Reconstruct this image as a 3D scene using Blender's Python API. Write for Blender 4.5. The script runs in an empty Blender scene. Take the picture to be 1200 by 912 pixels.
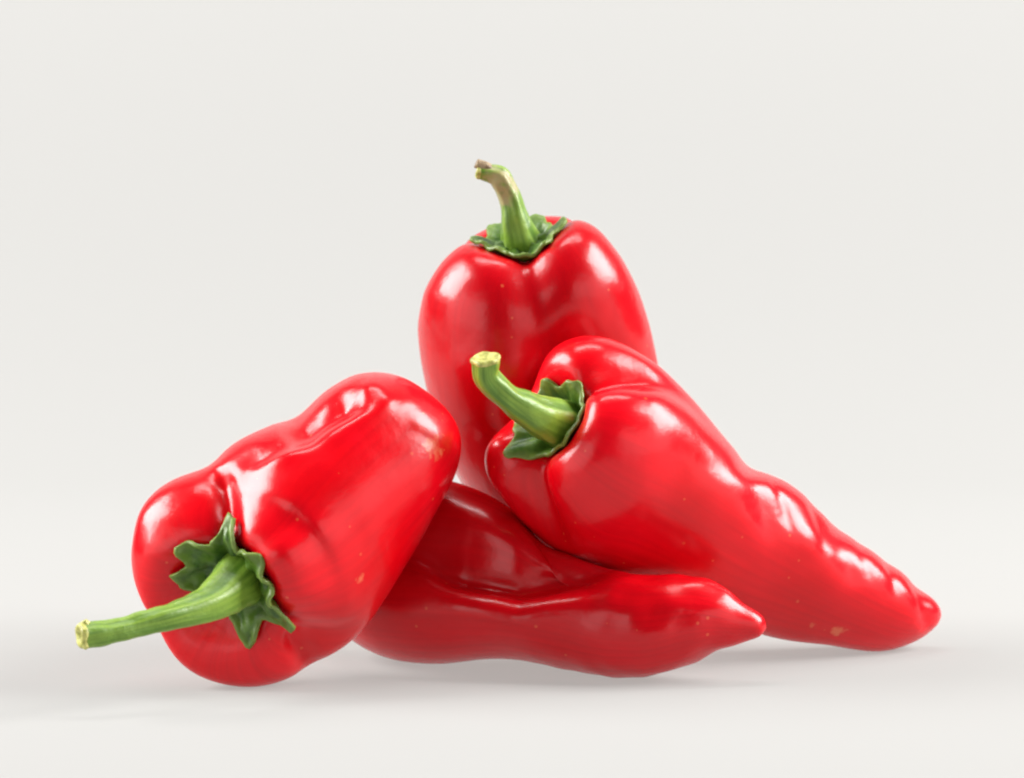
import bpy, bmesh, math
import numpy as np
from mathutils import Vector
from mathutils.bvhtree import BVHTree

scene = bpy.context.scene
COL = scene.collection

# ------------------------------------------------------------------ camera
PW, PH = 1200.0, 912.0            # proportions of the frame
S = 0.00028                       # metres per frame unit at the y = 0 plane
DIST = 1.30
ELEV = math.radians(5.0)
cam_d = bpy.data.cameras.new('camera')
cam = bpy.data.objects.new('camera', cam_d)
COL.objects.link(cam)
scene.camera = cam
cam_d.sensor_width = 36.0
cam_d.lens = 36.0 * DIST / (PW * S)
cam_d.clip_start = 0.05
cam_d.clip_end = 60
FWD = np.array([0, math.cos(ELEV), -math.sin(ELEV)])
UPV = np.array([0, math.sin(ELEV), math.cos(ELEV)])
RGT = np.array([1.0, 0, 0])


def ray(px, py):
    return FWD * DIST + RGT * (px - PW / 2) * S - UPV * (py - PH / 2) * S


_r = ray(290, 806)
_o = -FWD * DIST
_k = (0 - _o[1]) / _r[1]
CAM = _o.copy()
CAM[2] -= (_o + _r * _k)[2]       # the floor (z = 0) passes under the front pepper
cam.location = CAM
cam.rotation_euler = (math.pi / 2 - ELEV, 0, 0)
cam_d.dof.use_dof = True
cam_d.dof.focus_distance = DIST + 0.01
cam_d.dof.aperture_fstop = 16


def at(px, py, Y):
    """point of the place seen at (px, py), Y metres behind the front plane"""
    r = ray(px, py)
    return CAM + r * ((Y - CAM[1]) / r[1])


def project(P):
    q = P - CAM
    d = q @ FWD
    return np.stack([PW / 2 + (q @ RGT) / d * DIST / S, PH / 2 - (q @ UPV) / d * DIST / S], -1), d


# ------------------------------------------------------------------ light
world = bpy.data.worlds.new('World')
scene.world = world
world.use_nodes = True
bg = world.node_tree.nodes['Background']
bg.inputs['Color'].default_value = (1.0, 0.995, 0.985, 1)
bg.inputs['Strength'].default_value = 0.04


def softbox(name, loc, target, sx, sy, power, col=(1, 0.995, 0.985)):
    l = bpy.data.lights.new(name, 'AREA')
    l.shape = 'RECTANGLE'
    l.size, l.size_y = sx, sy
    l.energy = power
    l.color = col
    o = bpy.data.objects.new(name, l)
    COL.objects.link(o)
    o.location = loc
    d = Vector(target) - Vector(loc)
    o.rotation_euler = d.to_track_quat('-Z', 'Y').to_euler()
    return o


softbox('softbox_key', (-1.45, 0.24, 0.98), (0, 0, .06), 1.00, 0.90, 56)
softbox('softbox_fill', (1.42, 0.14, 1.00), (0, 0, .06), 1.04, 0.96, 68)
softbox('softbox_front_left', (-1.80, -1.10, 0.40), (0, 0, .06), 2.8, 1.2, 21)
softbox('softbox_front_right', (1.75, -1.15, 0.40), (0, 0, .06), 2.8, 1.2, 16)
softbox('strip_overhead', (0, 0.36, 1.7), (0, 0, .06), 1.3, 0.26, 15)
# the white sheet is a translucent sweep lit from below and behind
softbox('under_sheet_fill', (0, 0.2, -1.0), (0, 0.2, 0), 3.0, 3.0, 34)  # unseen lamp added below to lighten the floor shadows
softbox('rear_sheet_fill', (0, 2.5, 0.9), (0, 0, 0.8), 3.0, 2.6, 52)  # unseen lamp added behind to even out the backdrop

vs = scene.view_settings
vs.view_transform = 'Standard'
vs.look = 'None'
vs.exposure = 0.0
vs.gamma = 1.0
vs.use_curve_mapping = False
scene.cycles.filter_width = 2.2
scene.cycles.max_bounces = 10
scene.cycles.use_denoising = True

# ------------------------------------------------------------------ helpers


def catmull(P, n, ts=None):
    """centripetal-ish smooth curve through the rows of P, n samples"""
    P = np.asarray(P, float)
    if P.ndim == 1:
        P = P[:, None]
    m = len(P)
    if ts is None:
        ts = np.linspace(0, m - 1, n)
    E = np.vstack([2 * P[0] - P[1], P, 2 * P[-1] - P[-2]])
    i = np.clip(np.floor(ts).astype(int), 0, m - 2)
    f = (ts - i)[:, None]
    p0, p1, p2, p3 = E[i], E[i + 1], E[i + 2], E[i + 3]
    return 0.5 * (2 * p1 + (p2 - p0) * f + (2 * p0 - 5 * p1 + 4 * p2 - p3) * f ** 2
                  + (3 * p1 - p0 - 3 * p2 + p3) * f ** 3)


def unit(v):
    return v / (np.linalg.norm(v, axis=-1, keepdims=True) + 1e-12)


def frames(C, ref):
    T = unit(np.gradient(C, axis=0))
    E1 = np.zeros_like(T)
    r = np.asarray(ref, float)
    for i in range(len(T)):
        r = r - T[i] * (r @ T[i])
        r = r / np.linalg.norm(r)
        E1[i] = r
    return T, E1, np.cross(T, E1)


def mesh_object(name, V, F, mat, parent=None, smooth=True, grain=None):
    me = bpy.data.meshes.new(name)
    me.from_pydata([tuple(v) for v in V], [], F)
    me.materials.append(mat)
    if grain is not None:                         # growth direction: round the girth, along the length
        at_ = me.attributes.new('grain', 'FLOAT_VECTOR', 'POINT')
        at_.data.foreach_set('vector', np.ascontiguousarray(grain, dtype=np.float32).ravel())
    if smooth:
        me.shade_smooth()
    me.update()
    o = bpy.data.objects.new(name, me)
    COL.objects.link(o)
    if parent:
        o.parent = parent
    return o


def grid_faces(nr, nc, closed=True):
    F = []
    for i in range(nr - 1):
        for j in range(nc if closed else nc - 1):
            k = (j + 1) % nc
            F.append((i * nc + j, i * nc + k, (i + 1) * nc + k, (i + 1) * nc + j))
    return F


def vnoise(P, freq, seed):
    """cheap smooth noise: a few random plane waves"""
    rng = np.random.default_rng(seed)
    out = np.zeros(P.shape[:-1])
    for _ in range(14):
        k = rng.normal(size=3)
        k *= freq * (0.6 + 0.8 * rng.random()) / np.linalg.norm(k)
        out += np.sin(P @ k + rng.random() * 6.28)
    return out / 3.7


def angd(a, b):
    return (a - b + math.pi) % (2 * math.pi) - math.pi


# ------------------------------------------------------------------ materials
def new_mat(name):
    m = bpy.data.materials.new(name)
    m.use_nodes = True
    nt = m.node_tree
    return m, nt, nt.nodes, nt.links, nt.nodes['Principled BSDF']


def pepper_mat(name, scar=None, seed=0.0, shade_tone=1.0):
    """glossy red skin; scar = (point, radius) of a corky speckled patch"""
    m, nt, N, L, b = new_mat(name)
    geo = N.new('ShaderNodeTexCoord')
    off = N.new('ShaderNodeVectorMath'); off.operation = 'ADD'
    off.inputs[1].default_value = (seed, seed * 1.7, -seed)
    L.new(geo.outputs['Object'], off.inputs[0])

    n1 = N.new('ShaderNodeTexNoise'); n1.inputs['Scale'].default_value = 28
    n1.inputs['Detail'].default_value = 4
    L.new(off.outputs[0], n1.inputs['Vector'])
    r1 = N.new('ShaderNodeValToRGB')
    r1.color_ramp.elements[0].position = 0.32
    r1.color_ramp.elements[0].color = (0.58 * shade_tone, 0.0004, 0.004, 1)
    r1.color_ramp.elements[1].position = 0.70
    r1.color_ramp.elements[1].color = (0.72 * shade_tone, 0.0020 * shade_tone, 0.010 * shade_tone, 1)
    L.new(n1.outputs['Fac'], r1.inputs['Fac'])

    ga = N.new('ShaderNodeAttribute'); ga.attribute_name = 'grain'
    mp = N.new('ShaderNodeMapping'); mp.inputs['Scale'].default_value = (14, 14, 3.0)
    L.new(ga.outputs['Vector'], mp.inputs['Vector'])
    ns = N.new('ShaderNodeTexNoise'); ns.inputs['Scale'].default_value = 1.0
    ns.inputs['Detail'].default_value = 5
    L.new(mp.outputs[0], ns.inputs['Vector'])
    mrs = N.new('ShaderNodeMapRange'); mrs.inputs['From Min'].default_value = 0.35; mrs.inputs['From Max'].default_value = 0.75
    mrs.inputs['To Min'].default_value = 0.0; mrs.inputs['To Max'].default_value = 0.45
    L.new(ns.outputs['Fac'], mrs.inputs['Value'])
    stk = N.new('ShaderNodeMix'); stk.data_type = 'RGBA'
    L.new(mrs.outputs[0], stk.inputs['Factor'])
    L.new(r1.outputs['Color'], stk.inputs['A'])
    stk.inputs['B'].default_value = (0.44 * shade_tone, 0.0003, 0.005, 1)

    # tiny pale lenticels
    v = N.new('ShaderNodeTexVoronoi'); v.inputs['Scale'].default_value = 300
    L.new(off.outputs[0], v.inputs['Vector'])
    near = N.new('ShaderNodeMath'); near.operation = 'LESS_THAN'; near.inputs[1].default_value = 0.17
    L.new(v.outputs['Distance'], near.inputs[0])
    sep = N.new('ShaderNodeSeparateColor')
    L.new(v.outputs['Color'], sep.inputs[0])
    rare = N.new('ShaderNodeMath'); rare.operation = 'GREATER_THAN'; rare.inputs[1].default_value = 0.94
    L.new(sep.outputs[0], rare.inputs[0])
    sp = N.new('ShaderNodeMath'); sp.operation = 'MULTIPLY'
    L.new(near.outputs[0], sp.inputs[0]); L.new(rare.outputs[0], sp.inputs[1])
    sp2 = N.new('ShaderNodeMath'); sp2.operation = 'MULTIPLY'; sp2.inputs[1].default_value = 0.28
    L.new(sp.outputs[0], sp2.inputs[0])
    mix = N.new('ShaderNodeMix'); mix.data_type = 'RGBA'
    L.new(sp2.outputs[0], mix.inputs['Factor'])
    L.new(stk.outputs['Result'], mix.inputs['A'])
    mix.inputs['B'].default_value = (0.80, 0.22, 0.08, 1)
    colour = mix.outputs['Result']
    if scar:
        for (pt, rad) in scar:
            d = N.new('ShaderNodeVectorMath'); d.operation = 'DISTANCE'
            L.new(geo.outputs['Object'], d.inputs[0])
            d.inputs[1].default_value = tuple(pt)
            mr = N.new('ShaderNodeMapRange')
            mr.inputs['From Min'].default_value = rad * 0.2
            mr.inputs['From Max'].default_value = rad
            mr.inputs['To Min'].default_value = 0.30
            mr.inputs['To Max'].default_value = -0.10
            L.new(d.outputs['Value'], mr.inputs['Value'])
            n2 = N.new('ShaderNodeTexNoise'); n2.inputs['Scale'].default_value = 330
            n2.inputs['Detail'].default_value = 3
            L.new(off.outputs[0], n2.inputs['Vector'])
            ad = N.new('ShaderNodeMath'); ad.operation = 'ADD'
            L.new(n2.outputs['Fac'], ad.inputs[0]); L.new(mr.outputs[0], ad.inputs[1])
            rr = N.new('ShaderNodeMapRange')
            rr.inputs['From Min'].default_value = 0.70
            rr.inputs['From Max'].default_value = 0.90
            rr.inputs['To Max'].default_value = 0.42
            L.new(ad.outputs[0], rr.inputs['Value'])
            mx = N.new('ShaderNodeMix'); mx.data_type = 'RGBA'
            L.new(rr.outputs[0], mx.inputs['Factor'])
            L.new(colour, mx.inputs['A'])
            mx.inputs['B'].default_value = (0.78, 0.30, 0.13, 1)
            colour = mx.outputs['Result']
    L.new(colour, b.inputs['Base Color'])
    b.inputs['IOR'].default_value = 1.43
    nr = N.new('ShaderNodeTexNoise'); nr.inputs['Scale'].default_value = 90
    L.new(off.outputs[0], nr.inputs['Vector'])
    rg = N.new('ShaderNodeMapRange')
    rg.inputs['To Min'].default_value = 0.20
    rg.inputs['To Max'].default_value = 0.28
    L.new(nr.outputs['Fac'], rg.inputs['Value'])
    L.new(rg.outputs[0], b.inputs['Roughness'])
    b.inputs['Subsurface Weight'].default_value = 0.05
    b.inputs['Subsurface Radius'].default_value = (0.004, 0.0006, 0.0005)
    b.inputs['Subsurface Scale'].default_value = 1.0
    # fine relief
    nb = N.new('ShaderNodeTexNoise'); nb.inputs['Scale'].default_value = 120
    nb.inputs['Detail'].default_value = 5
    L.new(off.outputs[0], nb.inputs['Vector'])
    bp = N.new('ShaderNodeBump'); bp.inputs['Strength'].default_value = 0.16
    bp.inputs['Distance'].default_value = 0.002
    L.new(nb.outputs['Fac'], bp.inputs['Height'])
    L.new(bp.outputs['Normal'], b.inputs['Normal'])
    return m


def green_mat(name, dark, light, brown=None, scale=160, fibre=False, rim=None):
    m, nt, N, L, b = new_mat(name)
    tc = N.new('ShaderNodeTexCoord')
    n = N.new('ShaderNodeTexNoise'); n.inputs['Scale'].default_value = scale
    n.inputs['Detail'].default_value = 5
    if fibre:
        ga = N.new('ShaderNodeAttribute'); ga.attribute_name = 'grain'
        mp = N.new('ShaderNodeMapping'); mp.inputs['Scale'].default_value = (3.2, 3.2, 2.4)
        L.new(ga.outputs['Vector'], mp.inputs['Vector'])
        L.new(mp.outputs[0], n.inputs['Vector']); n.inputs['Scale'].default_value = 1.0
    else:
        L.new(tc.outputs['Object'], n.inputs['Vector'])
    r = N.new('ShaderNodeValToRGB')
    r.color_ramp.elements[0].position = 0.36; r.color_ramp.elements[0].color = (*dark, 1)
    r.color_ramp.elements[1].position = 0.66; r.color_ramp.elements[1].color = (*light, 1)
    L.new(n.outputs['Fac'], r.inputs['Fac'])
    colour = r.outputs['Color']
    if rim:
        ga = N.new('ShaderNodeAttribute'); ga.attribute_name = 'grain'
        sx = N.new('ShaderNodeSeparateXYZ'); L.new(ga.outputs['Vector'], sx.inputs[0])
        mr = N.new('ShaderNodeMapRange'); mr.inputs['From Min'].default_value = 0.80; mr.inputs['From Max'].default_value = 1.0
        mr.inputs['To Max'].default_value = 0.75
        L.new(sx.outputs['Z'], mr.inputs['Value'])
        mx = N.new('ShaderNodeMix'); mx.data_type = 'RGBA'
        L.new(mr.outputs[0], mx.inputs['Factor']); L.new(colour, mx.inputs['A'])
        mx.inputs['B'].default_value = (*rim, 1)
        colour = mx.outputs['Result']
    if brown:                                   # dried, corky skin round one point
        pt, rad, col = brown
        d = N.new('ShaderNodeVectorMath'); d.operation = 'DISTANCE'
        L.new(tc.outputs['Object'], d.inputs[0]); d.inputs[1].default_value = tuple(pt)
        mr = N.new('ShaderNodeMapRange')
        mr.inputs['From Min'].default_value = rad * .25; mr.inputs['From Max'].default_value = rad
        mr.inputs['To Min'].default_value = 0.35; mr.inputs['To Max'].default_value = -0.25
        L.new(d.outputs['Value'], mr.inputs['Value'])
        n2 = N.new('ShaderNodeTexNoise'); n2.inputs['Scale'].default_value = 260
        L.new(tc.outputs['Object'], n2.inputs['Vector'])
        ad = N.new('ShaderNodeMath'); ad.operation = 'ADD'
        L.new(mr.outputs[0], ad.inputs[0]); L.new(n2.outputs['Fac'], ad.inputs[1])
        rr = N.new('ShaderNodeMapRange'); rr.inputs['From Min'].default_value = .5; rr.inputs['From Max'].default_value = .75
        rr.inputs['To Max'].default_value = 0.8
        L.new(ad.outputs[0], rr.inputs['Value'])
        mx = N.new('ShaderNodeMix'); mx.data_type = 'RGBA'
        L.new(rr.outputs[0], mx.inputs['Factor']); L.new(colour, mx.inputs['A'])
        mx.inputs['B'].default_value = (*col, 1)
        colour = mx.outputs['Result']
    L.new(colour, b.inputs['Base Color'])
    b.inputs['Roughness'].default_value = 0.42
    b.inputs['Subsurface Weight'].default_value = 0.1
    b.inputs['Subsurface Radius'].default_value = (0.001, 0.002, 0.0005)
    b.inputs['Subsurface Scale'].default_value = 1.0
    nb = N.new('ShaderNodeTexNoise'); nb.inputs['Scale'].default_value = scale * 3
    L.new(tc.outputs['Object'], nb.inputs['Vector'])
    bp = N.new('ShaderNodeBump'); bp.inputs['Strength'].default_value = 0.25
    bp.inputs['Distance'].default_value = 0.001
    L.new(nb.outputs['Fac'], bp.inputs['Height']); L.new(bp.outputs['Normal'], b.inputs['Normal'])
    return m


# ------------------------------------------------------------------ setting
def build_backdrop():
    m, nt, N, L, b = new_mat('warm_white_translucent_sheet')
    N.remove(b)
    df = N.new('ShaderNodeBsdfDiffuse'); df.inputs['Color'].default_value = (0.355, 0.351, 0.343, 1)
    tr = N.new('ShaderNodeBsdfTranslucent'); tr.inputs['Color'].default_value = (0.85, 0.840, 0.812, 1)
    mx = N.new('ShaderNodeMixShader'); mx.inputs[0].default_value = 0.5
    L.new(df.outputs[0], mx.inputs[1]); L.new(tr.outputs[0], mx.inputs[2])
    L.new(mx.outputs[0], N['Material Output'].inputs['Surface'])
    prof = [(-0.5, 0.0), (-0.2, 0.0), (0.0, 0.0), (0.6, 0.0)]
    R = 0.7
    for k in range(1, 33):
        a = k / 32 * math.pi / 2
        prof.append((0.6 + R * math.sin(a), R - R * math.cos(a)))
    prof += [(0.6 + R, 1.3), (0.6 + R, 1.8)]
    xs = np.linspace(-0.95, 0.95, 9)
    V = [(x, y, z) for (y, z) in prof for x in xs]
    o = mesh_object('studio_backdrop', V, grid_faces(len(prof), len(xs), False), m)
    for p in o.data.polygons:
        p.use_smooth = True
    o['kind'] = 'structure'
    return o


build_backdrop()

# ------------------------------------------------------------------ peppers
NT, NA = 230, 220


def normals_of(V):
    du = np.gradient(V, axis=0)
    dv = np.roll(V, -1, 1) - np.roll(V, 1, 1)
    return unit(np.cross(dv, du))


def seg_dist(q, poly):
    """distance of 2-D points to a polyline and the share travelled along it"""
    poly = np.asarray(poly, float)
    best = np.full(q.shape[:-1], 1e9)
    tt = np.zeros(q.shape[:-1])
    n = len(poly) - 1
    for i in range(n):
        a, bb = poly[i], poly[i + 1]
        ab = bb - a
        t = np.clip(((q - a) @ ab) / (ab @ ab), 0, 1)
        d = np.linalg.norm(q - (a + t[..., None] * ab), axis=-1)
        w = d < best
        best = np.where(w, d, best)
        tt = np.where(w, (i + t) / n, tt)
    return best, tt


def fit_outline(V, centre, outline):
    """widen or narrow the body until its outline has the measured width in each direction"""
    c = np.array(centre, float)
    P = np.asarray(outline, float) - c
    n = 360
    ph = np.linspace(-math.pi, math.pi, n, endpoint=False)
    tgt = np.zeros(n)
    for i, a in enumerate(ph):
        d = np.array([math.cos(a), math.sin(a)])
        for k in range(len(P)):
            p, q = P[k], P[(k + 1) % len(P)]
            e = q - p
            den = d[0] * e[1] - d[1] * e[0]
            if abs(den) < 1e-9:
                continue
            t = (p[0] * e[1] - p[1] * e[0]) / den
            u = (p[0] * d[1] - p[1] * d[0]) / den
            if t > 0 and 0 <= u <= 1:
                tgt[i] = max(tgt[i], t)
    for _ in range(3):
        q, dep = project(V)
        r = q - c
        rad = np.linalg.norm(r, axis=-1)
        an = np.arctan2(r[..., 1], r[..., 0])
        b = np.floor((an + math.pi) / (2 * math.pi) * n).astype(int) % n
        cur = np.zeros(n)
        np.maximum.at(cur, b.ravel(), rad.ravel())
        for _i in range(3):
            z = cur == 0
            cur[z] = np.maximum(np.roll(cur, 1), np.roll(cur, -1))[z]
        k = tgt / np.maximum(cur, 1)
        ker = np.exp(-(np.arange(-12, 13) / 5.0) ** 2); ker /= ker.sum()
        k = np.convolve(np.r_[k[-12:], k, k[:12]], ker, 'valid')
        x = (an + math.pi) / (2 * math.pi) * n
        kk = np.interp(x, np.arange(-1, n + 1) + 0.5, np.r_[k[-1], k, k[0]])
        rc = np.interp(x, np.arange(-1, n + 1) + 0.5, np.r_[cur[-1], cur, cur[0]])
        w = np.clip(rad / rc, 0, 1) ** 1.6
        dq = r * ((kk - 1) * w)[..., None]
        sc = (dep / DIST * S)[..., None]
        V = V + RGT * dq[..., :1] * sc - UPV * dq[..., 1:] * sc
    return V


def pepper_body(spine, radii, prof, ref, grooves, ripple=0.0, seed=1, ellipse=None,
                creases=(), grabs=(), lobe_r=None, fit=None, relax=25, fine=(0.0, 0, 1)):
    """spine: (px, py, Y) rows; radii: (share of length, radius) rows; prof: (axial, radial) rows of
    the shoulder end as shares of the first radius; grooves: (angle, width, depth, reach, sink)"""
    W = np.array([at(*p) for p in spine])
    C0 = catmull(W, 400)
    seg = np.r_[0, np.cumsum(np.linalg.norm(np.diff(C0, axis=0), axis=1))]
    LEN = seg[-1]
    aa = np.linspace(0, 1, 400)
    C0 = np.stack([np.interp(aa, seg / LEN, C0[:, k]) for k in range(3)], -1)
    T0, E10, E20 = frames(C0, ref)
    depth = np.mean([(w - CAM) @ FWD for w in W])
    px = S * depth / DIST
    # profile rows (axial share, radius in px): shoulder end, then the flank
    R0 = radii[0][1]
    share = np.interp(np.linspace(0, len(spine) - 1, 400), np.arange(len(spine)), np.arange(len(spine)))
    radii = [(float(np.interp(i, share, seg / LEN)), r) for i, r in radii]
    rows = [(a * R0 * px / LEN, r * R0) for a, r in prof] + [(a, r) for a, r in radii[1:]]
    rows = np.array(rows)
    key = rows.copy(); key[:, 0] *= LEN; key[:, 1] *= px
    step = np.r_[0, np.cumsum(np.linalg.norm(np.diff(key, axis=0), axis=1))]
    dense = catmull(rows, 900)
    dk = dense.copy(); dk[:, 0] *= LEN; dk[:, 1] *= px
    ds = np.r_[0, np.cumsum(np.linalg.norm(np.diff(dk, axis=0), axis=1))]
    uu = np.linspace(0, ds[-1], NT)
    A = np.interp(uu, ds, dense[:, 0])
    Rr = np.maximum(np.interp(uu, ds, dense[:, 1]), 0.0) * px
    Rr[0] = 1e-5; Rr[-1] = 1e-5
    th = np.linspace(0, 2 * math.pi, NA, endpoint=False)
    A2 = np.repeat(A[:, None], NA, 1)
    R2 = np.repeat(Rr[:, None], NA, 1)
    TH = np.repeat(th[None], NT, 0)
    apos = np.maximum(A2, 0)
    fac = np.ones_like(R2)
    sink = np.zeros_like(R2)
    nrow_prof = np.interp(uu, np.interp(np.arange(len(rows)), np.linspace(0, len(rows) - 1, 900), ds), np.arange(len(rows)))
    sh = np.clip(1 - (nrow_prof - 0) / max(len(prof), 1), 0, 1)[:, None]     # 1 at the calyx, 0 on the flank
    for g in grooves:
        ang, wd, dep, reach, snk = g[:5]
        tw = g[5] if len(g) > 5 else 0.0
        d = angd(TH, math.radians(ang + 0) + tw * apos)
        bell = np.exp(-(np.abs(d) / math.radians(wd)) ** 1.5)
        env = np.exp(-(apos / reach) ** 2)
        fac -= dep * bell * env
        ring = np.clip(R2 / (R0 * px), 0, 1)
        sink += snk * R0 * px * bell * ring ** 0.7 * np.exp(-(apos * LEN / (0.75 * R0 * px)) ** 2)
    if ellipse:
        for (n, amp, ph) in ellipse:
            fac += amp * np.cos(n * (TH - math.radians(ph)))
    if lobe_r:                                    # one lobe fuller than the others
        for (ang, wd, amp, a0, a1) in lobe_r:
            fac += amp * np.exp(-(angd(TH, math.radians(ang)) / math.radians(wd)) ** 2) * \
                np.exp(-((apos - a0) / a1) ** 2)
    R2 = R2 * fac
    A2 = A2 + sink / LEN
    # place on the spine (extrapolated past both ends)
    ac = np.clip(A2, 0, 1)
    idx = ac * 399
    i0 = np.clip(np.floor(idx).astype(int), 0, 398)
    f = (idx - i0)[..., None]
    ip = lambda Q: Q[i0] * (1 - f) + Q[i0 + 1] * f
    Pc = ip(C0) + ip(T0) * ((A2 - ac) * LEN)[..., None]
    V = Pc + R2[..., None] * (np.cos(TH)[..., None] * unit(ip(E10)) + np.sin(TH)[..., None] * unit(ip(E20)))
    for (cx, cy, rad, dx, dy, dYm, side) in grabs:
        Nn = normals_of(V)
        q, dd = project(V)
        d = np.linalg.norm(q - np.array([cx, cy]), axis=-1)
        w = np.exp(-(d / rad) ** 2)
        if side:
            tocam = unit(CAM - V)
            w = w * np.clip((np.sum(Nn * tocam, -1) * side + 0.25) / 0.5, 0, 1)
        V = V + w[..., None] * (RGT * dx * px - UPV * dy * px + np.array([0, dYm, 0]))
    if fit:
        V = fit_outline(V, *fit)
    for _ in range(relax):                        # relax pinches left by the bends
        W2 = (np.roll(V, 1, 1) + np.roll(V, -1, 1)) / 2
        U2 = V.copy(); U2[1:-1] = (V[:-2] + V[2:]) / 2
        V[1:-1] = 0.4 * V[1:-1] + 0.3 * W2[1:-1] + 0.3 * U2[1:-1]
    # sculpting: creases and bulges on the side that faces the viewer
    for (poly, wd, dep, side) in creases:
        Nn = normals_of(V)
        q, dd = project(V)
        d, t = seg_dist(q, poly)
        tocam = unit(CAM - V)
        facing = np.clip((np.sum(Nn * tocam, -1) * side + 0.25) / 0.35, 0, 1)
        fade = np.clip(np.minimum(t + .02, 1.02 - t) / 0.3, 0, 1)
        fade = fade * fade * (3 - 2 * fade)
        bell = np.exp(-(d / wd) ** 2) * fade * facing
        V = V - Nn * (dep * px * bell)[..., None]
    for _ in range(4):
        V[1:-1] = 0.5 * V[1:-1] + 0.25 * (V[:-2] + V[2:])
        V = 0.5 * V + 0.25 * (np.roll(V, 1, 1) + np.roll(V, -1, 1))
    if ripple:
        Nn = normals_of(V)
        V = V + Nn * (vnoise(V, 95, seed) * 0.65 + vnoise(V, 210, seed + 9) * 0.35)[..., None] * ripple * px
    if fine[0]:
        Nn = normals_of(V)
        wgt = np.clip((A2 - fine[1]) / max(fine[2] - fine[1], 1e-6), 0, 1)
        V = V + Nn * (vnoise(V, 520, seed + 5) * wgt * fine[0] * px)[..., None]
    V[0] = V[0].mean(0); V[-1] = V[-1].mean(0)
    return V, dict(TH=TH, A=A2, T=T0, C=C0, E1=E10, E2=E20, LEN=LEN, px=px)


def floor_shift(V):
    """lower or lift until the lowest point touches the floor"""
    return np.array([0, 0, -V[..., 2].min()])


def tube(points, radii, n=60, na=30, ridges=5, ridge=0.06, flute=0.0, seed=0):
    P = catmull(points, n)
    r = catmull(radii, n)[:, 0]
    T, E1, E2 = frames(P, (0.3, -0.9, 0.3))
    th = np.linspace(0, 2 * math.pi, na, endpoint=False)
    V = np.zeros((n, na, 3))
    for i in range(n):
        k = r[i] * (1 + ridge * np.cos(ridges * th + 0.012 * i) + 0.03 * np.cos(2 * th + seed))
        V[i] = P[i] + np.outer(np.cos(th) * k, E1[i]) + np.outer(np.sin(th) * k, E2[i])
    Nn = normals_of(V)
    V += Nn * (vnoise(V, 700, seed + 3) * 0.00022 + vnoise(V, 300, seed + 4) * 0.0003)[..., None]
    return V, P, T, r


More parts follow.
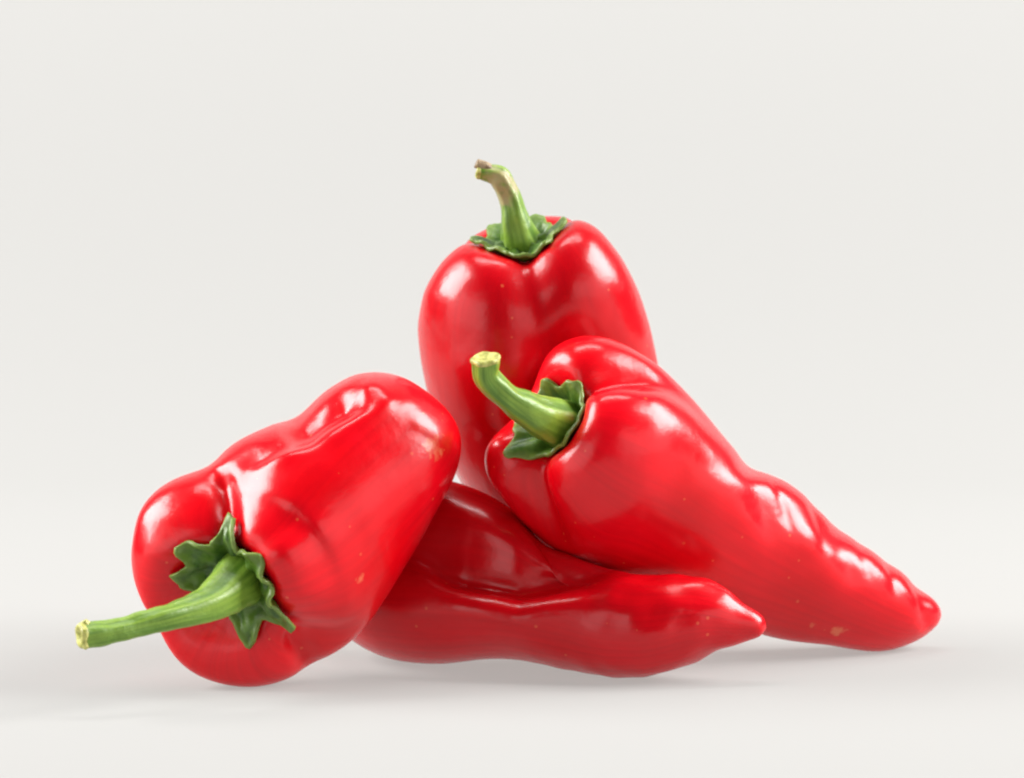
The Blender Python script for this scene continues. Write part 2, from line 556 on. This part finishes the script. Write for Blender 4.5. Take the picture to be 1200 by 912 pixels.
def build_pepper(name, label, body_args, skin, stem_mat, calyx_mat, cut_mat, calyx, stem, stem_r,
                 rest_on_floor=True, cut_tilt=(0, 0, 0), brown=None, nubs=()):
    V, fr = pepper_body(**body_args)
    shift = floor_shift(V) if rest_on_floor else np.zeros(3)
    V = V + shift
    px = fr['px']
    base = np.array([V[..., 0].mean(), V[..., 1].mean(), max(V[..., 2].min(), 0)])
    root = bpy.data.objects.new(name, None)
    COL.objects.link(root)
    root.location = base
    root.empty_display_size = 0.02
    root['label'] = label
    root['category'] = 'pepper'
    root['group'] = 'red peppers heaped on the white surface'
    F = grid_faces(NT, NA)
    if body_args.get('flip'):
        F = [f[::-1] for f in F]
    Vl = V.reshape(-1, 3) - base
    q, dep = project(V.reshape(-1, 3))

    def on_skin(x, y):
        d = np.linalg.norm(q - np.array([x, y]), axis=-1)
        near = np.where(d < 6)[0]
        return Vl[near[np.argmin(dep[near])]] if len(near) else Vl[np.argmin(d)]

    skin = pepper_mat(skin[0], [(on_skin(x, y), r) for x, y, r in skin[2]], skin[1], skin[3])
    if brown:
        stem_mat = green_mat('stem_green_dry', **G_STEM, fibre=True,
                             brown=(at(brown[0], brown[1], stem[-2][2] - 0.003) + shift - base, brown[2], (0.34, 0.26, 0.12)))
    gr = np.stack([np.cos(fr['TH']), np.sin(fr['TH']), fr['A']], -1)
    body = mesh_object('body', Vl, F, skin, root, grain=gr)
    bmx = bmesh.new(); bmx.from_mesh(body.data)
    bmesh.ops.remove_doubles(bmx, verts=bmx.verts, dist=1e-6)
    bmesh.ops.recalc_face_normals(bmx, faces=bmx.faces)
    bvh = BVHTree.FromBMesh(bmx)
    bmx.to_mesh(body.data); bmx.free()
    body.data.shade_smooth()

    # calyx: a ragged star lying on the shoulders round the stem
    ax = -unit(fr['C'][12] - fr['C'][0])
    e1, e2 = fr['E1'][0], fr['E2'][0]
    c = fr['C'][0] + shift - base
    nr, na = 22, 120
    th = np.linspace(0, 2 * math.pi, na, endpoint=False)
    tips = calyx['tips']                      # (angle in degrees, length in px)
    r0 = calyx['r']
    rim = np.full(na, float(r0))
    for a, ln in tips:
        dd = np.abs(angd(th, math.radians(a)))
        rim = np.maximum(rim, ln - (ln - r0) * (dd / math.radians(calyx.get('wide', 26))) ** 0.75)
    rng = np.random.default_rng(calyx.get('seed', 1))
    rim *= 1 + 0.03 * np.sin(th * 17 + 1.3) * np.sin(th * 5) + 0.06 * np.interp(th, np.linspace(0, 2 * math.pi, 25), np.r_[rng.normal(size=24), 0][:25])
    CV = np.zeros((nr, na, 3))
    H = np.zeros((nr, na))
    for i in range(nr):
        s = i / (nr - 1)
        rr = (0.02 + 0.98 * s) * rim * px
        for j in range(na):
            p = c + rr[j] * (math.cos(th[j]) * e1 + math.sin(th[j]) * e2)
            CV[i, j] = p
            o = Vector(p + ax * 0.06)
            hit = bvh.ray_cast(o, Vector(-ax))
            H[i, j] = 0.06 - hit[3] if hit[0] is not None else -0.02
    Hs = H.copy()
    for _ in range(calyx.get('smooth', 6)):   # a stiff leaf bridges the narrow grooves
        Hm = (np.roll(Hs, 1, 1) + np.roll(Hs, -1, 1) + Hs) / 3
        Hs = np.maximum(H, Hm)
    s = np.linspace(0, 1, nr)[:, None]
    lo = calyx.get('drop', -0.03)
    Hs = np.maximum(Hs, calyx.get('floor', -1))
    Hs[s[:, 0] > 0.15] = np.minimum(Hs[s[:, 0] > 0.15], Hs.max())
    rip = calyx.get('ruffle', 0.0012)
    lift = 0.0014 + rip * (s ** 2) * (0.5 + 0.7 * np.sin(th * 7 + 1)[None] * np.cos(th * 4)[None]) \
        + calyx.get('curl', 0.0) * s ** 3
    hub = calyx.get('hub', 0.007) * np.exp(-(s / 0.40) ** 2)
    veins = 0.0006 * np.cos(np.minimum.reduce([np.abs(angd(th, math.radians(a))) for a, _ in tips]) * 9)[None] * np.sin(s * math.pi)
    CV = CV + ax * (Hs + np.abs(lift) + hub + veins)[..., None]
    CV += ax * (vnoise(CV, 900, 5) * calyx.get('rough', 0.0005))[..., None] * s[..., None]
    cgr = np.stack([np.repeat(np.cos(th)[None], nr, 0), np.repeat(np.sin(th)[None], nr, 0), np.repeat(s, na, 1)], -1)
    cal = mesh_object('calyx', CV.reshape(-1, 3), [f[::-1] for f in grid_faces(nr, na)], calyx_mat, root, grain=cgr)
    md = cal.modifiers.new('thickness', 'SOLIDIFY'); md.thickness = 0.0013; md.offset = 0.2
    cal_top = CV[0].mean(0)

    # stem
    P = np.array([at(*p) for p in stem]) + shift - base
    P = np.vstack([cal_top - ax * 0.004, P])
    SV, SP, ST, sr = tube(P, np.array(stem_r) * px, ridge=0.07, seed=calyx.get('seed', 1))
    sth = np.repeat(np.linspace(0, 2 * math.pi, SV.shape[1], endpoint=False)[None], SV.shape[0], 0)
    sgr = np.stack([np.cos(sth), np.sin(sth), np.repeat(np.linspace(0, 1, SV.shape[0])[:, None], SV.shape[1], 1)], -1)
    st = mesh_object('stem', SV.reshape(-1, 3), grid_faces(*SV.shape[:2]), stem_mat, root, grain=sgr)
    # pale cut end closing the tube: rim lip and a slightly hollow face
    nT = unit(ST[-1] + np.array(cut_tilt))
    ring = SV[-1]
    cen = ring.mean(0)
    rows = []
    for kk, (sc, h) in enumerate([(1.0, -0.0002), (1.06, .0003), (1.05, .0010), (.93, .0016), (.75, .0014), (.45, .0008), (.15, .0006), (.001, .0006)]):
        rows.append(cen + (ring - cen) * sc + nT * h)
    RV = np.array(rows)
    RV += nT * (vnoise(RV, 1500, 8) * 0.0003)[..., None]
    mesh_object('cut_end', RV.reshape(-1, 3), grid_faces(len(rows), RV.shape[1]), cut_mat, st)
    for pts, rr, mat in nubs:                    # withered remains at the end of the stem
        NP = np.array([at(*p) for p in pts]) + shift - base
        NV, nP, nT2, _ = tube(NP, np.array(rr) * px, n=16, na=14, ridge=0.12, seed=4)
        NV = np.concatenate([NV, NV[-1:].mean(1, keepdims=True).repeat(NV.shape[1], 1)], 0)
        nth = np.repeat(np.linspace(0, 6.28, 14)[None], NV.shape[0], 0)
        mesh_object('withered_tip', NV.reshape(-1, 3), grid_faces(*NV.shape[:2]), mat, st,
                    grain=np.stack([np.cos(nth), np.sin(nth), nth * 0], -1))
    return root, shift, base, V, fr


G_STEM = dict(dark=(0.075, 0.165, 0.008), light=(0.21, 0.33, 0.034))
G_CAL = dict(dark=(0.022, 0.075, 0.003), light=(0.10, 0.19, 0.018))
cut_m = green_mat('cut_stem_flesh', (0.24, 0.24, 0.035), (0.58, 0.55, 0.17), scale=420)
dry_m = green_mat('withered_brown', (0.16, 0.10, 0.05), (0.36, 0.26, 0.15), scale=500)
cal_m = green_mat('calyx_green', **G_CAL, scale=190, rim=(0.17, 0.25, 0.04))

TOCAM = -FWD
SHOULDER = [(0.42, 0.0), (0.40, 0.12), (0.30, 0.26), (0.12, 0.40), (0.02, 0.54), (0.03, 0.70), (0.14, 0.86), (0.36, 0.97)]

ROUND = [(0.30, 0.0), (0.29, 0.10), (0.23, 0.24), (0.11, 0.36), (0.03, 0.47), (0.04, 0.58), (0.14, 0.70), (0.33, 0.82), (0.62, 0.92), (1.0, 0.99)]
BELL = [(0.20, 0.0), (0.19, 0.1), (0.12, 0.22), (0.03, 0.36), (0.0, 0.46), (0.03, 0.60), (0.13, 0.75), (0.32, 0.89), (0.6, 0.99)]

# ---- blocky pepper lying in front on the left
A_args = dict(
    spine=[(276, 686, -0.016), (310, 652, 0.000), (365, 598, 0.015), (432, 540, 0.027), (508, 474, 0.037)],
    radii=[(0, 124), (2.1, 126), (3, 117), (3.5, 98), (3.8, 66), (3.95, 30), (4, 0)],
    prof=ROUND, ref=(0, 0, 1),
    grooves=[(-6, 28, 0.22, 0.40, 0.26), (138, 22, 0.16, 0.16, 0.30), (236, 24, 0.18, 0.25, 0.30)],
    lobe_r=[(-65, 40, .08, .1, .3), (188, 34, .10, .05, .25)],
    ripple=1.6, seed=11, relax=50,
    creases=[([(325, 512), (360, 496), (392, 478), (428, 458)], 19, 20, 1), ([(290, 556), (340, 532), (400, 503), (490, 462)], 9, -5, 1),
             ([(275, 552), (330, 524), (385, 506)], 7, 3.5, 1), ([(256, 545), (265, 585), (272, 645)], 12, 15, 1),
             ([(425, 445), (445, 462), (455, 480)], 11, -4, 1), ([(318, 625), (345, 665), (350, 715)], 42, -9, 1), ([(190, 620), (188, 680), (200, 720)], 34, -6, 1), ([(335, 735), (352, 758), (372, 790)], 11, 15, 1)],
    fit=((340, 640), [(178, 730), (165, 700), (155, 670), (153, 640), (158, 600), (175, 578), (200, 562), (245, 547), (262, 525),
                      (290, 508), (330, 490), (350, 480), (370, 458), (400, 440), (430, 433), (465, 436), (490, 450), (520, 475),
                      (538, 500), (543, 525), (535, 560), (515, 595), (490, 640), (460, 690), (430, 735), (405, 762), (385, 773),
                      (365, 782), (350, 797), (320, 806), (290, 809), (255, 805), (225, 793), (205, 775), (190, 752)]),
)
# ---- upright pepper at the back
B_args = dict(
    spine=[(610, 271, 0.074), (622, 362, 0.083), (634, 470, 0.094), (644, 590, 0.107), (650, 742, 0.120)],
    radii=[(0, 130), (1.3, 142), (2.2, 134), (3, 100), (3.6, 55), (3.94, 18), (4, 0)],
    prof=BELL, ref=TOCAM,
    grooves=[(-2, 22, 0.10, 0.16, 0.26), (118, 24, 0.14, 0.4, 0.2), (238, 24, 0.14, 0.4, 0.2)],
    ripple=1.2, seed=22,
    grabs=[(700, 470, 85, 0, 0, 0.017, 1)],
    fit=((632, 420), [(500, 460), (492, 420), (488, 380), (495, 340), (515, 305), (545, 278), (575, 262), (610, 253), (640, 249),
                      (670, 251), (700, 263), (728, 296), (748, 335), (762, 380), (771, 425), (774, 480), (764, 540), (740, 620),
                      (700, 700), (660, 742), (640, 742), (598, 680), (567, 612), (546, 574), (533, 552), (520, 528), (508, 500)]),
)
# ---- long pepper leaning down to the right
C_args = dict(
    spine=[(640, 488, 0.024), (688, 512, 0.034), (748, 541, 0.044), (850, 607, 0.058), (965, 675, 0.071), (1050, 716, 0.082), (1100, 717, 0.088)],
    radii=[(0, 112), (1.3, 116), (2.1, 106), (3, 92), (3.5, 79), (4, 67), (4.6, 56), (5, 47), (5.6, 28), (5.9, 14), (6, 0)],
    prof=SHOULDER, ref=TOCAM,
    grooves=[(-68, 17, 0.30, 0.22, 0.34), (74, 18, 0.24, 0.16, 0.34), (180, 26, 0.14, 0.3, 0.2),
             (-125, 36, 0.0, 0.3, -0.12), (125, 36, 0.0, 0.3, -0.30)],
    lobe_r=[(-122, 36, .12, .06, .16), (125, 36, -.04, .0, .25)],
    ripple=1.3, seed=33,
    creases=[([(872, 515), (890, 575), (915, 655)], 15, 5.5, 1), ([(970, 600), (990, 650), (1010, 695)], 14, 4.5, 1),
             ([(1066, 665), (1080, 700), (1090, 750)], 7, 4, 1), ([(925, 560), (945, 620), (955, 660)], 13, -3, 1),
             ([(902, 540), (918, 590), (930, 630)], 5, 2.4, 1), ([(946, 575), (962, 620), (968, 655)], 5, 2.2, 1),
             ([(1004, 615), (1012, 655), (1024, 690)], 5, 2.4, 1), ([(1034, 640), (1046, 672), (1052, 705)], 5, 2.6, 1)],
    fit=((780, 565), [(620, 465), (628, 440), (634, 422), (650, 403), (685, 391), (720, 397), (770, 425), (810, 465), (850, 512), (880, 545),
                      (915, 556), (950, 584), (985, 617), (1030, 645), (1072, 674), (1100, 697), (1108, 714), (1094, 740), (1062, 757),
                      (1035, 767), (990, 760), (940, 754), (897, 746), (850, 728), (800, 706), (740, 684), (690, 667), (640, 642), (605, 610),
                      (588, 585), (570, 565), (565, 540), (572, 515), (600, 492)]),
)
# ---- pointed pepper at the bottom
D_args = dict(
    spine=[(425, 668, 0.084), (485, 682, 0.054), (575, 690, 0.041), (680, 716, 0.028), (750, 735, 0.018), (820, 727, 0.015), (865, 734, 0.013), (899, 739, 0.012)],
    radii=[(0, 84), (1, 102), (2, 100), (3, 78), (4, 64), (5, 48), (6, 27), (6.6, 17), (6.93, 12), (7, 0)],
    prof=SHOULDER, ref=TOCAM,
    grooves=[(-30, 28, 0.34, 0.52, 0.1), (100, 24, 0.1, 0.3, 0.2), (220, 24, 0.14, 0.3, 0.2)],
    lobe_r=[(-105, 40, .22, .25, .15), (-110, 45, -.40, .58, .16)],
    ripple=1.8, seed=44, fine=(0.8, 0.45, 0.8),
    grabs=[(590, 792, 55, 0, -13, 0, 0)],
    creases=[([(445, 615), (530, 662), (605, 678), (675, 664), (745, 630)], 40, 34, 1), ([(455, 628), (535, 682), (610, 700), (680, 682), (750, 640)], 15, 14, 1),
             ([(450, 660), (540, 712), (610, 728), (685, 704), (760, 684)], 17, -9, 1)],
)

stemA = green_mat('stem_green_front', **G_STEM, fibre=True)
stemC = green_mat('stem_green_right', **G_STEM, fibre=True)

build_pepper('red_pepper', 'blocky red pepper lying at far left, long green stem pointing left',
             A_args, ('red_skin_front', 1.0, [(515, 520, .010), (425, 680, .004)], 1.12), stemA, cal_m, cut_m,
             dict(r=52, tips=[(-8, 78), (-52, 82), (-78, 78), (178, 84), (128, 82), (90, 66), (45, 66)], seed=3, ruffle=.003, rough=.0012, wide=22),
             [(246, 708, -0.030), (205, 720, -0.040), (150, 735, -0.049), (98, 745, -0.055)],
             [32, 21, 15, 12.5, 14],
             nubs=[([(108, 740, -0.0545), (102, 733, -0.0548), (98, 727, -0.055)], [8, 6, 4], cut_m)])
build_pepper('red_pepper', 'upright red pepper at the back and top, thin curved green stem pointing up',
             B_args, ('red_skin_top', 2.0, [], 0.78), None, cal_m, cut_m,  # base red darkened to stand in for shade at the back
             dict(r=44, tips=[(20, 52), (85, 60), (150, 56), (215, 56), (275, 60), (330, 52)], seed=5),
             [(605, 262, 0.072), (599, 235, 0.071), (585, 206, 0.070), (563, 200, 0.070)],
             [23, 17, 13.5, 12.5, 8.5], brown=(588, 216, .011),
             nubs=[([(580, 205, 0.070), (570, 195, 0.0695), (558, 189, 0.069)], [7, 5, 3.2], dry_m)])
build_pepper('red_pepper', 'long tapering red pepper at right, leaning down to its tip, short bent stem',
             C_args, ('red_skin_right', 3.0, [(985, 745, .006), (955, 735, .004)], 1.10), stemC, cal_m, cut_m,
             dict(r=44, tips=[(10, 58), (-80, 62), (100, 62), (170, 58), (220, 55)], seed=7),
             [(630, 486, 0.014), (596, 466, 0.006), (572, 443, 0.002), (569, 423, 0.000)],
             [30, 22, 16, 14, 15])
build_pepper('red_pepper', 'pointed red pepper at the bottom, under the others, its tip pointing right',
             D_args, ('red_skin_bottom', 4.0, [], 0.92), stemA, cal_m, cut_m,  # base red darkened to stand in for shade in the hollow
             dict(r=40, tips=[(0, 50), (72, 50), (144, 50), (216, 50), (288, 50)], seed=9),
             [(392, 668, 0.080), (375, 672, 0.088), (360, 680, 0.094)],
             [22, 16, 13, 12])
